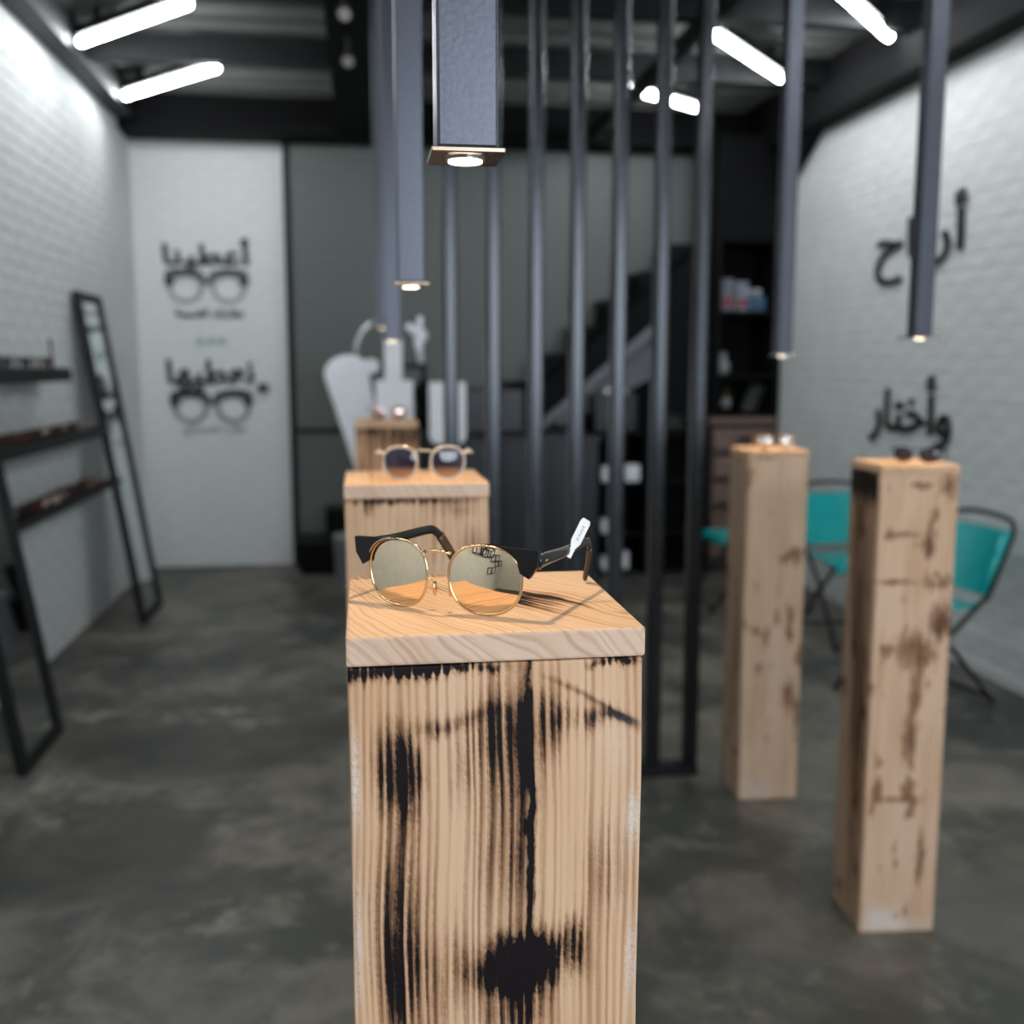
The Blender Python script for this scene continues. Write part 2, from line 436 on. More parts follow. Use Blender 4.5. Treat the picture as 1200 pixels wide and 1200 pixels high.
batten(2.10, 4.62, 2.676, 5.236, 'white LED batten on the right ceiling, cut off by the top of the frame')
batten(1.788, 5.32, 2.431, 6.037, 'white LED batten on the right ceiling between the last two divider bars')
batten(1.60, 6.36, 2.232, 6.824, 'white LED batten at the far right of the ceiling, crossed by a divider bar')

for yy, wl_ in ((4.75, 'just above the top edge of the frame'), (3.6, 'over the nearer leaning mirror'), (2.45, 'out of view beyond the second pedestal'), (1.3, 'out of view over the second pedestal'), (.15, 'out of view beside the camera'), (-1.0, 'out of view nearest the shopfront')):  # unseen battens added to raise the room's brightness
    batten(-1.42, yy, -.76, yy-.70, 'added fill LED batten on the left ceiling, '+wl_)
for yy, wr_ in ((3.5, 'out of view over the black divider bars'), (2.35, 'out of view over the far right pedestal'), (1.2, 'out of view beside the foreground pedestal'), (.05, 'out of view right beside the camera')):  # more added fill battens, none of them in view
    batten(2.10, yy, 2.67, yy+.62, 'added fill LED batten on the right ceiling, '+wr_)
# track heads on the black ceiling track
for (x, y, lab) in ((-.045, 4.6, 'small black spotlight head on the ceiling track, nearer the frame top'), (-.04, 5.27, 'small black spotlight head on the ceiling track, lower in view')):
    t = thing('track_spotlight', lab, 'spotlight', (x, y, 2.9))
    bm = bmesh.new(); tube(bm, [(0, -.05, -.02), (0, .07, .03)], [.034, .028], 16); obj('lamp_head', bm, m_black_metal, t, smooth=True)
    bm = bmesh.new(); tube(bm, [(0, -.051, -.0205), (0, -.056, -.0225)], .026, 16); obj('lens', bm, m_chrome, t)
    bm = bmesh.new(); tube(bm, [(0, .02, .02), (0, .02, .125)], .008, 8); obj('stem', bm, m_black_metal, t)

# ------------------------------------------------------------------ pedestals
def pedestal(label, loc, w, h, rz, mats, group='charred wooden display pedestals', d=None, cap=.021):
    d = d or w
    t = thing('display_pedestal', label, 'pedestal', loc, rz, group)
    a, b_ = w/2, d/2; th = .02; zt = h-cap-.0008
    mf, ms, mt = mats[:3]
    def board(name, *args, mat):
        bm = bmesh.new(); box(bm, *args)
        bmesh.ops.subdivide_edges(bm, edges=[e for e in bm.edges if abs(e.verts[0].co.z-e.verts[1].co.z) > .5], cuts=14)
        for v in bm.verts:
            z = v.co.z
            v.co.x += math.sin(z*23+v.co.y*60)*.0006; v.co.y += math.sin(z*17+v.co.x*40)*.0005
        return obj(name, bm, mat, t, bevel=.0018)
    board('front_board', -a, a, -b_, -b_+th, 0, zt, mat=mf)
    board('back_board', -a, a, b_-th, b_, 0, zt, mat=ms)
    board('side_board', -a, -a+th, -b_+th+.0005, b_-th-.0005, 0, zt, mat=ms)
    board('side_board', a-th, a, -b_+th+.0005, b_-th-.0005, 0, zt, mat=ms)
    bm = bmesh.new(); box(bm, -a-.001, a+.0015, -b_-.001, b_+.001, zt+.0008, h)
    bm.normal_update()
    tb = obj('top_board', bm, mt, t, bevel=.0022)
    if len(mats) > 3:
        tb.data.materials.append(mats[3])
        for p in tb.data.polygons:
            if abs(p.normal.z) < .5: p.material_index = 1
    return t
FB = [(.022,1.187,.0016,.0717,.85),(.023,1.078,.0020,.075,.8),(.006,1.196,.021,.028,.58),(.040,1.203,.013,.017,.5),(.018,1.023,.020,.0155,1.35),
      (-.075,1.176,.010,.022,.75),(-.062,1.166,.006,.028,.7),(-.067,1.09,.013,.048,.40),(-.063,1.015,.013,.045,.72),(.005,1.118,.017,.055,.42),(.076,1.094,.013,.03,.28),
      (-.071,1.2455,.036,.0050,1.1),(-.033,1.246,.024,.003,.8),(.084,1.2455,.012,.003,1.1),(.070,1.206,.013,.007,.45),(.014,.985,.02,.014,.5),(.055,1.038,.006,.016,.6),(-.030,1.02,.008,.03,.35),(-.088,1.05,.004,.05,.22),(-.045,1.205,.012,.006,.35),(-.03,1.17,.006,.02,.3)]
w_front = wood('charred_pine_front', 'x', 'z', FB, period=.0064, warp=.005, seed=2.3, base_lvl=.22,
               arcs=((.066, .034, 1.220, -.62, -3., .0030, .26), (.088, .014, 1.2055, -.35, -8., .0035, .40), (-.02, .025, 1.210, .35, -6., .006, .2)),
               white=((-.099, 1.17, .003, .03, .8), (.097, 1.13, .005, .02, .7), (-.099, 1.05, .003, .05, .5), (.097, 1.02, .004, .03, .6), (.085, 1.185, .014, .02, .2)))
w_front_side = wood('charred_pine_side', 'y', 'z', [(.02, 1.15, .03, .05, .6)], period=.006, seed=5.1)
w_front_top = wood('charred_pine_top', 'x', 'y', [(.050, .008, .020, .026, 1.1), (.085, -.06, .008, .006, .25), (-.085, .03, .008, .03, .3), (.03, -.02, .01, .03, .3), (0, .097, .08, .005, .5), (-.02, .05, .03, .012, .3)],
                   period=.0075, warp=.035, seed=8.4, swirl=.018, base_lvl=.17, tan=(0.70, 0.44, 0.25), pale=(.74, .50, .32), slant=.55)
w_edge = wood('board_end_grain', 'x', 'z', [(-.06, 1.262, .02, .006, .25), (.07, 1.255, .03, .004, .3)], period=.011, warp=.05, swirl=.03, seed=44., base_lvl=.20, slant=1.1, pale=(.72, .53, .41), tan=(.62, .41, .29), stripe=.7)
pedestal('large charred pine pedestal in the foreground carrying the gold mirrored sunglasses', (.0885, .7925, 0), .205, 1.270, 0, (w_front, w_front_side, w_front_top, w_edge))
w2f = wood('pale_pine_second', 'x', 'z', [(-.02, 1.260, .07, .004, .9), (.05, 1.248, .03, .01, .4), (.03, 1.2, .01, .03, .35), (.075, 1.19, .015, .03, .45), (-.07, 1.25, .01, .01, .5)], period=.0085, seed=12.1, base_lvl=.12, tan=(0.58, .36, .22))
w2t = wood('pale_pine_second_top', 'x', 'y', [(0, .06, .05, .02, .3)], period=.009, seed=14., base_lvl=.12, swirl=.02)
w_edge2 = wood('second_board_end_grain', 'x', 'z', [(-.02, 1.279, .05, .003, .5), (.07, 1.275, .02, .003, .4)], period=.012, warp=.012, seed=47., base_lvl=.14, slant=.6, pale=(.72, .53, .41), tan=(.62, .41, .29), stripe=.4)
pedestal('pine pedestal directly behind the foreground one, clear-framed sunglasses on it', (.0735, 1.585, 0), .205, 1.285, 0, (w2f, w2f, w2t, w_edge2))
w3f = wood('burnt_pine_third', 'x', 'z', [(.05, 1.22, .05, .03, .5), (-.07, 1.24, .04, .01, .4)], period=.012, seed=17.7, base_lvl=.55, swirl=.03)
pedestal('third pedestal of the front row, brown stained and seen only at its top', (.075, 3.61, 0), .208, 1.27, 0, (w3f, w3f, w2t))
RB = [(0.072,1.168,0.016,0.02,.9),(-0.001,1.164,0.018,0.008,.7),(-0.034,1.042,0.03,0.006,.7),(0.033,1.062,0.008,0.04,.6),(-0.05,0.923,0.035,0.007,.8),(0.058,0.931,0.024,0.010,.8),(0.076,0.831,0.022,0.03,.9),(-0.001,0.756,0.032,0.04,.7),(0.041,0.732,0.02,0.03,.6),(0.018,0.632,0.012,0.05,.7),(0.013,0.508,0.013,0.05,.8),(-0.02,0.36,0.05,0.008,.5),(0.06,0.214,0.01,0.05,.8),(0.027,0.062,0.006,0.025,.7)]
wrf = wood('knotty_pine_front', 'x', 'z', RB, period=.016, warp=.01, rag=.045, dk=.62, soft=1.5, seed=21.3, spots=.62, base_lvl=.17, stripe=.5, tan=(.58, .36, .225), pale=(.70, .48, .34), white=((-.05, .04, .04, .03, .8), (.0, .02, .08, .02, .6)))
wrs = wood('knotty_pine_shaded_side', 'y', 'z', [(0, 1.16, .1, .03, 1.1), (.02, .9, .03, .3, .4), (-.03, .5, .03, .3, .5)], period=.012, seed=25.9, spots=.6, base_lvl=.34, tan=(.36, .26, .17), pale=(.42, .31, .22))  # tones darkened for the side face in shade, with heavier char
wrt = wood('knotty_pine_top', 'x', 'y', [], period=.012, seed=28., base_lvl=.12)
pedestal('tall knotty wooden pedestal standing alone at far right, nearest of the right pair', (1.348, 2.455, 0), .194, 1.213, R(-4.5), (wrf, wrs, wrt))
MB = [(0.053,0.835,0.026,0.018,.9),(0.061,0.639,0.011,0.03,.8),(0.058,0.572,0.011,0.014,.8),(-0.046,0.459,0.013,0.013,.5),(0.056,0.367,0.022,0.045,.6),(-0.041,1.159,0.03,0.006,.5),(-0.066,0.739,0.009,0.02,.4)]
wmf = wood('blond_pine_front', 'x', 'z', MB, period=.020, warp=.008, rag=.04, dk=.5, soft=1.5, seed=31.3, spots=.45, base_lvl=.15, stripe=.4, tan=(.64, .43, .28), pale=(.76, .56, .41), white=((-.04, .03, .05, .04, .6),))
wms = wood('blond_pine_shaded_side', 'y', 'z', [(0, .5, .04, .2, .3)], period=.012, seed=35.9, spots=.4, base_lvl=.26, tan=(.40, .28, .19), pale=(.46, .34, .25))  # darker tan and pale put the side's shade into the wood
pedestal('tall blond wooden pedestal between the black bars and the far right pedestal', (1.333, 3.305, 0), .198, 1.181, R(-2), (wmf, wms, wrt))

# ------------------------------------------------------------------ pendant tubes
def pendant(label, x, y, z, w=.043, pw=.053, power=1.7, plate=m_plate, top=3.03, radius=.011, tubem=m_steel):
    t = thing('pendant_light', label, 'light', (x, y, z), 0, 'square steel pendant tubes over the pedestals')
    a = w/2
    bm = bmesh.new(); box(bm, -a, a, -a, a, .004, top-z); obj('tube', bm, tubem, t, bevel=.0022)
    p = pw/2
    bm = bmesh.new(); tube(bm, [(0, 0, 0), (0, 0, .004)], 1, 4)
    bm.free(); bm = bx(-p, p, -p, p, 0, .004); obj('end_plate', bm, plate, t, bevel=.0008)
    bm = bmesh.new(); tube(bm, [(0, 0, -.0016), (0, 0, -.0002)], radius*1.18, 24); obj('lamp_ring', bm, m_chrome, t)
    bm = bmesh.new(); tube(bm, [(0, 0, -.0026), (0, 0, -.0017)], radius, 24); obj('lamp', bm, m_glow, t)
    l = bpy.data.lights.new('pendant_spot', 'SPOT'); l.energy = power*11; l.color = (1, .74, .46); l.spot_size = R(76); l.spot_blend = .7; l.shadow_soft_size = .011
    lo = bpy.data.objects.new('pendant_spot', l); COL.objects.link(lo); lo.parent = t; lo.location = (0, 0, -.008)
    return t
pendant('large steel pendant tube hanging in front, over the foreground pedestal', .0775, .79, 1.601, w=.044, radius=.0125, power=.30)
pendant('steel pendant tube second from the front, ending above the pine pedestal behind', .0700, 1.515, 1.564, w=.038, pw=.050, power=.30)
pendant('mauve-grey pendant tube third in the row, ending over the white column', .092, 3.3, 1.530, w=.052, pw=.064, power=.5)
pendant('farthest pendant tube of the row, its left edge showing with an amber lamp', .087, 4.5, 1.615, w=.056, pw=.062, power=.5)
pendant('thin steel pendant tube above the blond pedestal beside the black bars', 1.365, 3.3, 1.486, w=.050, pw=.062, power=.55, plate=m_chrome)
pendant('dark pendant tube at the right above the far right pedestal', 1.352, 2.42, 1.520, w=.044, pw=.078, power=.4)

# ------------------------------------------------------------------ bar divider
t = thing('bar_divider', 'tall black metal screen of seven upright bars from floor to ceiling', 'screen', (0, 3.47, 0))
for x in (.288, .431, .573, .711, .853, .998, 1.137):
    obj('bar', bx(x-.024, x+.024, -.03, .03, .04, 3.02), m_bar, t, bevel=.010)
obj('bottom_rail', bx(.264, 1.161, -.03, .03, 0, .04), m_black_metal, t, bevel=.003)
obj('top_rail', bx(.264, 1.161, -.03, .03, 3.02, 3.08), m_black_metal, t, bevel=.003)

# ------------------------------------------------------------------ sunglasses
def lens_outline(w, h, n=40, drop=.10):
    pts = []
    for k in range(n):
        a = 2*PI*k/n; c, s = math.cos(a), math.sin(a)
        e = .86
        x = w/2*math.copysign(abs(c)**e, c); z = h/2*math.copysign(abs(s)**e, s)
        x *= 1+drop*(z/(h/2))*.5        # wider towards the brow
        pts.append((x, z))
    return pts
def sunglasses(label, loc, rz, mats, W=.052, H=.048, gap=.019, T=.138, brow=True, rim_r=.0011, wrap=R(9), group='sunglasses shown on pedestals', tagc=False, n=40, tmat=None, depth=.0042):
    lens_m, rim_m, arm_m = mats[:3]
    t = thing('sunglasses', label, 'sunglasses', loc, rz, group)
    out = lens_outline(W, H, n)
    tilt = R(1.5)
    def place(sd, x, z, dy):
        # local lens plane -> glasses space, wrapped towards the temples and tilted
        y = dy
        X = sd*(gap/2+W/2)+x*math.cos(wrap); Y = y+abs(0)+(sd*x)*math.sin(wrap)
        Z = z+H/2+.001
        Y += -(Z)*math.sin(tilt)*-1*-1 + .006
        return Vector((X, Y, Z))
    for sd, nm in ((-1, 'left'), (1, 'right')):
        # rim
        bm = bmesh.new(); tube(bm, [place(sd, x, z, 0) for x, z in out], rim_r, 8, closed=True)
        obj('rim', bm, rim_m, t, smooth=True)
        # domed lens
        bm = bmesh.new(); rings = []
        K = 8
        for r_ in range(K+1):
            f = r_/K
            if r_ == 0: rings.append([bm.verts.new(place(sd, 0, 0, -depth))]); continue
            rings.append([bm.verts.new(place(sd, x*f, z*f, -depth*(1-f*f))) for x, z in out])
        for k in range(n): bm.faces.new((rings[0][0], rings[1][k], rings[1][(k+1) % n]))
        for r_ in range(1, K):
            for k in range(n): bm.faces.new((rings[r_][k], rings[r_+1][k], rings[r_+1][(k+1) % n], rings[r_][(k+1) % n]))
        o = obj('lens', bm, lens_m, t, smooth=True)
        # nose pad
        bm = bmesh.new(); x0 = -sd*(W/2-.001)
        tube(bm, [place(sd, x0, -.001, .001), place(sd, x0-sd*.002, -.004, .006), place(sd, x0-sd*.003, -.009, .007)], .0006, 6)
        p = obj('nose_pad_arm', bm, rim_m, t, smooth=True)
        bm = bmesh.new(); q = place(sd, x0-sd*.0035, -.010, .007)
        bmesh.ops.create_icosphere(bm, subdivisions=2, radius=1, matrix=Matrix.Translation(q) @ Matrix.Diagonal((.0014, .003, .006, 1)))
        obj('nose_pad', bm, m_gold, t, smooth=True)
        # brow / end piece
        hx = sd*(gap/2+W/2)
        if brow:
            bm = bmesh.new()
            top = [p for p in out if p[1] > H*.12 and sd*p[0] > -W*.18]
            top.sort(key=lambda p: sd*p[0]-p[1]*.0)
            top = sorted([p for p in out if p[1] > H*.10 and sd*p[0] > -W*.05], key=lambda p: math.atan2(p[1], sd*p[0]), reverse=True)
            prof_in, prof_out = [], []
            m_ = len(top)
            for i, (x, z) in enumerate(top):
                f = i/(m_-1)
                th = .0012+.0065*f**1.6
                prof_in.append((x*.985, z*.985)); prof_out.append((x+sd*th*(.35+.75*f), z+th*(1.0-.55*f)))
            e0 = sd*(W/2+.012)
            prof_out[-1] = (sd*(W/2+.004), z-.002)
            outl = prof_in+[(sd*(W/2+.006), H*.06), (sd*(W/2+.0125), H*.24), (sd*(W/2+.0135), H*.47)]+prof_out[:max(3, int(m_*.4))][::-1]
            A = [bm.verts.new(place(sd, x, z, -.0028)) for x, z in outl]; B = [bm.verts.new(place(sd, x, z, .0022)) for x, z in outl]
            bm.faces.new(A); bm.faces.new(B[::-1])
            for i in range(len(outl)): bm.faces.new((A[i], B[i], B[(i+1) % len(outl)], A[(i+1) % len(outl)]))
            bmesh.ops.triangulate(bm, faces=[f for f in bm.faces if len(f.verts) > 4])
            obj('brow_piece', bm, arm_m, t)
            bm = bmesh.new(); tube(bm, [place(sd, x*1.0, z+.0006, -.0032) for x, z in top[:-2]], .0006, 6)
            obj('brow_trim', bm, m_gold, t, smooth=True)
        else:
            bm = bmesh.new(); tube(bm, [place(sd, sd*W*.44, H*.30, 0), place(sd, sd*(W/2+.006), H*.33, .001), place(sd, sd*(W/2+.009), H*.33, .006)], [.0022, .0026, .002], 8)
            obj('end_piece', bm, rim_m, t, smooth=True)
        # temple
        hp = place(sd, sd*(W/2+.0115), H*.30, .002)
        bm = bmesh.new()
        pts = [hp, hp+Vector((0, .02, .0)), hp+Vector((-sd*.001, .05, -.001)), hp+Vector((-sd*.002, T*.70, -.001)), hp+Vector((-sd*.004, T*.80, -.0035)), hp+Vector((-sd*.0075, T*.875, -.015)), hp+Vector((-sd*.015, T*.95, -hp.z+.0045))]
        # smooth the bend
        sm = []
        for i in range(len(pts)-1):
            for k in range(4):
                f = k/4; p0 = pts[max(i-1, 0)]; p1 = pts[i]; p2 = pts[i+1]; p3 = pts[min(i+2, len(pts)-1)]
                sm.append(.5*((2*p1)+(p2-p0)*f+(2*p0-5*p1+4*p2-p3)*f*f+(3*p1-p0-3*p2+p3)*f**3))
        sm.append(pts[-1])
        rr = [.0056-.0018*min(1, i/12) for i in range(len(sm))]
        rr = [r_ if brow else r_*.45 for r_ in rr]
        tube(bm, sm, rr, 8, sx=.42)
        tp = obj('temple', bm, arm_m, t, smooth=True)
        bm = bmesh.new(); tube(bm, [p+Vector((0, 0, -.0001)) for p in sm[-7:]], [r_*1.22 for r_ in rr[-7:]], 8, sx=.5)
        obj('temple_tip', bm, m_tort if brow else arm_m, tp, smooth=True)
        if brow:
            bm = bmesh.new(); box(bm, hp.x-.0012, hp.x+.0012, hp.y-.0005, hp.y+.0012, hp.z-.0055, hp.z+.0055); obj('hinge', bm, m_gold, t)
            bm = bmesh.new()
            for dy in (.008, .011):
                bmesh.ops.create_icosphere(bm, subdivisions=1, radius=.0009, matrix=Matrix.Translation(hp+Vector((sd*.0021, dy, 0))))
                bmesh.ops.create_icosphere(bm, subdivisions=1, radius=.0009, matrix=Matrix.Translation(hp+Vector((-sd*.0021, dy, 0))))
            obj('rivets', bm, m_chrome, tp)
        if sd == 1 and tagc:
            q = sm[9]
            bm = bmesh.new(); Mx = Matrix.Translation(q+Vector((0, 0, -.002))) @ Matrix.Rotation(R(-38), 4, 'Z') @ Matrix.Rotation(R(-30), 4, 'X') @ Matrix.Rotation(R(0), 4, 'Y')
            L = [(-.0022, -.004), (.0022, -.004), (.0022, .004), (.0046, .009), (.0046, .026), (.0034, .0285), (-.0034, .0285), (-.0046, .026), (-.0046, .009), (-.0022, .004)]
            pr = [(a*1.0, b) for a, b in L]
            A = [bm.verts.new(Mx @ Vector((sd*.0022, a, b))) for a, b in pr]; B = [bm.verts.new(Mx @ Vector((sd*.0026, a, b))) for a, b in pr]
            bm.faces.new(A); bm.faces.new(B[::-1])
            for i in range(len(pr)): bm.faces.new((A[i], B[i], B[(i+1) % len(pr)], A[(i+1) % len(pr)]))
            tg = obj('price_tag', bm, m_paper, t); tg['label'] = 'white paper price tag'
            bm = bmesh.new()
            for i in range(7):
                box(bm, .00262, .00268, -.0012+(i % 2)*.0006, .0014, .011+i*.0018, .0117+i*.0018, M=Mx)
            obj('tag_lettering', bm, m_tagprint, tg)
    # bridge
    bm = bmesh.new()
    a = place(-1, W/2-.002, H*.36, 0); b_ = place(1, -W/2+.002, H*.36, 0)
    tube(bm, [a, (a*.7+b_*.3)+Vector((0, -.002, .0015)), (a*.3+b_*.7)+Vector((0, -.002, .0015)), b_], .0013, 8)
    a = place(-1, W/2-.001, H*.18, 0); b_ = place(1, -W/2+.001, H*.18, 0)
    obj('bridge', bm, rim_m, t, smooth=True)
    return t
ga = R(-33)
sunglasses('gold mirrored half-rim sunglasses with black arms on the foreground pedestal', (.0515, .752, 1.2702), ga, (m_lens_gold, m_gold, m_acetate), W=.0555, H=.0510, gap=.0175, T=.140, tagc=True, n=56)
sunglasses('round clear-framed sunglasses with violet lenses on the second pedestal', (.0865, 1.53, 1.2855), R(-3), (m_lens_grad, m_clear_frame, m_clear_frame), W=.050, H=.047, gap=.020, T=.125, brow=False, rim_r=.0019, n=32)
sunglasses('rose mirrored sunglasses on the third pedestal of the front row', (.082, 3.555, 1.2705), R(-4), (m_lens_rose, m_clear_frame, m_tort), W=.05, H=.046, gap=.022, T=.11, brow=False, rim_r=.0016, n=24)
sunglasses('silver mirrored round sunglasses glinting on the blond pedestal', (1.335, 3.25, 1.1815), R(-12), (m_lens_white, m_gold, m_gold), W=.048, H=.044, gap=.02, T=.10, brow=False, rim_r=.0016, n=24, depth=.008)
sunglasses('small dark sunglasses with one glinting lens on the far right pedestal', (1.365, 2.43, 1.2135), R(-40), (m_lens_dark, m_acetate, m_acetate), W=.045, H=.036, gap=.018, T=.10, brow=False, rim_r=.0018, n=24)

# ------------------------------------------------------------------ left wall: shelves, their sunglasses, leaning mirrors
def small_glasses_mesh(lm, fm, seed):
    r = random.Random(seed); bm = bmesh.new(); W, H = .052, .042
    out = lens_outline(W, H, 10)
    for sd in (-1, 1):
        cx = sd*.035
        tube(bm, [(cx+x, 0, z+H/2+.002) for x, z in out], .0022, 4, closed=True)
        f = bm.faces.new([bm.verts.new((cx+x*.97, -.002, z*.97+H/2+.002)) for x, z in out]); f.material_index = 1
        tube(bm, [(sd*.064, 0, .034), (sd*.064, .09, .03), (sd*.06, .125, .004)], .0025, 4)
    tube(bm, [(-.010, 0, .032), (.010, 0, .032)], .0022, 4)
    me = bpy.data.meshes.new('sunglasses'); bm.to_mesh(me); bm.free(); me.materials.append(fm); me.materials.append(lm); return me
m_red_ac = simple('red_acetate', (0.16, 0.02, 0.02), .2, 0, .3, 50)
m_brown_lens = simple('brown_lens', (0.04, 0.02, 0.012), .1, 0, .2, 20, coat=.5)
variants = [small_glasses_mesh(m_lens_dark, m_acetate, 1), small_glasses_mesh(m_brown_lens, m_tort, 2), small_glasses_mesh(m_lens_rose, m_gold, 3), small_glasses_mesh(m_brown_lens, m_red_ac, 4), small_glasses_mesh(m_lens_dark, m_acetate, 5)]
SH = [('upper', 1.382, 1.442, 3.9, 5.38, .15), ('middle', 1.082, 1.128, 3.9, 5.98, .17), ('lower', .800, .822, 3.9, 6.12, .20)]
for nm, z0, z1, y0, y1, dp in SH:
    t = thing('wall_shelf', 'long black metal shelf on the left brick wall, the %s of three' % nm, 'shelf', (XL+.007, (y0+y1)/2, z0), 0, 'black wall shelves')
    Lh = (y1-y0)/2
    obj('board', bx(0, dp, -Lh, Lh, 0, z1-z0), m_black_matte, t, bevel=.002)
    obj('front_lip', bx(dp+.0002, dp+.004, -Lh, Lh, 0, z1-z0+.004), m_black_metal, t)
    obj('end_cap', bx(0, dp, Lh+.0002, Lh+.004, 0, z1-z0+.004), m_black_metal, t)
    k = 0; y = 4.35; rr = random.Random(z0)
    nn = int((y1-.16-4.35)/.148)+1
    while k < nn:
        x = XL+.007+dp-.016
        vi = rr.randrange(5); me = variants[vi]
        o = bpy.data.objects.new('sunglasses', me); COL.objects.link(o)
        o.scale = (1, 1, 1.2); o.location = (x, y, z1+.0005); o.rotation_euler = (0, 0, R(90)+rr.uniform(-.12, .12))
        o.location.x = x-.012
        tag(o, '%s sunglasses, %s from the far end of the %s wall shelf' % (('black', 'tortoiseshell', 'gold', 'red-framed', 'black')[vi], ('first', 'second', 'third', 'fourth', 'fifth', 'sixth', 'seventh', 'eighth', 'ninth', 'tenth', 'eleventh', 'twelfth', 'thirteenth')[nn-1-k], nm), 'sunglasses', 'sunglasses on the %s wall shelf' % nm)
        y += .148; k += 1
# small stand on the upper shelf
bm = bmesh.new(); tube(bm, [(0, 0, 0), (0, 0, .006)], .02, 12); tube(bm, [(0, 0, .006), (0, -.02, .14)], .006, 8)
tag(obj('display_stick', bm, m_black_metal, loc=(XL+.09, 5.33, 1.4425), smooth=False), 'thin dark upright stick at the far end of the upper wall shelf', 'display stand')

def leaning_mirror(label, y0, y1, xb, H, lean_x, fw_=.05):
    L = y1-y0
    t = thing('leaning_mirror', label, 'mirror', (xb, (y0+y1)/2, 0), 0, 'black framed mirrors leaning on the left wall')
    ang = math.asin((xb-lean_x)/H)
    t.rotation_euler = (0, -ang, 0)
    h = L/2; d = .035
    obj('frame_side', bx(-d, 0, -h, -h+fw_, 0, H), m_black_metal, t, bevel=.002)
    obj('frame_side', bx(-d, 0, h-fw_, h, 0, H), m_black_metal, t, bevel=.002)
    obj('frame_rail', bx(-d, 0, -h+fw_, h-fw_, 0, fw_), m_black_metal, t, bevel=.002)
    obj('frame_rail', bx(-d, 0, -h+fw_, h-fw_, H-fw_, H), m_black_metal, t, bevel=.002)
    obj('mirror_glass', bx(-d+.008, -.014, -h+fw_, h-fw_, fw_, H-fw_), m_mirror, t)
    return t
leaning_mirror('tall narrow black-framed mirror leaning at the far end of the wall shelves', 6.00, 6.52, -1.245, 1.88, -1.515)
leaning_mirror('black-framed mirror leaning at the left edge of the frame, nearer the camera', 3.76, 4.24, -1.215, 1.88, -1.50)

# ------------------------------------------------------------------ writing
def text_mesh(s, width, height, bold, depth):
    c = bpy.data.curves.new('lettering', 'FONT'); c.body = s[::-1]; c.extrude = .0
    o = bpy.data.objects.new('lettering', c); COL.objects.link(o); bpy.context.view_layer.update()
    me = bpy.data.meshes.new_from_object(o.evaluated_get(bpy.context.evaluated_depsgraph_get()))
    COL.objects.unlink(o); bpy.data.objects.remove(o)
    bm = bmesh.new(); bm.from_mesh(me)
    xs = [v.co.x for v in bm.verts]; ys = [v.co.y for v in bm.verts]
    x0, x1, y0, y1 = min(xs), max(xs), min(ys), max(ys)
    for v in bm.verts:
        v.co = Vector(((v.co.x-x0)/(x1-x0)*width-width/2, 0, (v.co.y-y0)/(y1-y0)*height-height/2))
    base = bm.faces[:]
    out = bmesh.new()
    me2 = bpy.data.meshes.new('l'); bm.to_mesh(me2)
    offs = [(0, 0)]+([(bold*math.cos(k*PI/3), bold*math.sin(k*PI/3)) for k in range(6)] if bold else [])
    for i, (dx, dz) in enumerate(offs):
        n0 = len(out.verts); out.from_mesh(me2); out.verts.ensure_lookup_table()
        for v in out.verts[n0:]: v.co += Vector((dx, -.0002*i, dz))
    r = bmesh.ops.extrude_face_region(out, geom=out.faces[:])
    for v in r['geom']:
        if isinstance(v, bmesh.types.BMVert): v.co.y -= depth
    bm.free(); return out
words = {'give': "\uFE83\uFECB\uFEC4\uFEF4\uFEE8\uFE8E", 'gift': "\uFEE7\uFECC\uFEC4\uFEF4\uFEEC\uFE8E", 'rest': "\uFE83\uFEAD\uFE97\uFE8E\uFEA1", 'choose': "\uFEED\uFE83\uFEA7\uFE98\uFE8E\uFEAD",
         's1': "\uFEE7\uFEC8\uFE8E\uFEAD\uFE97\uFEDA \uFE8D\uFEDF\uFED8\uFEAA\uFEF3\uFEE4\uFE94", 's2': "\uFEE7\uFEC8\uFE8E\uFEAD\uFE93 \uFEDF\uFEE0\uFEE4\uFEA4\uFE98\uFE8E\uFE9D"}
yw = YB-.0105
def wall_word(key, x, z, w, h, bold, label, mat=m_letters):
    o = obj('wall_lettering', text_mesh(words[key], w, h, bold, .004), mat, loc=(x, yw, z))
    return tag(o, label, 'lettering')
wall_word('give', -1.078, 2.238, .585, .215, .009, 'black Arabic word above the upper pair of drawn glasses on the back wall')
wall_word('gift', -1.080, 1.392, .595, .215, .009, 'black Arabic word above the lower pair of drawn glasses on the back wall')
wall_word('s1', -1.070, 1.822, .47, .075, .002, 'small Arabic line under the upper drawn glasses on the back wall')
wall_word('s2', -1.060, 1.000, .44, .065, .001, 'small faint Arabic line under the lower drawn glasses on the back wall', m_grey_dots)
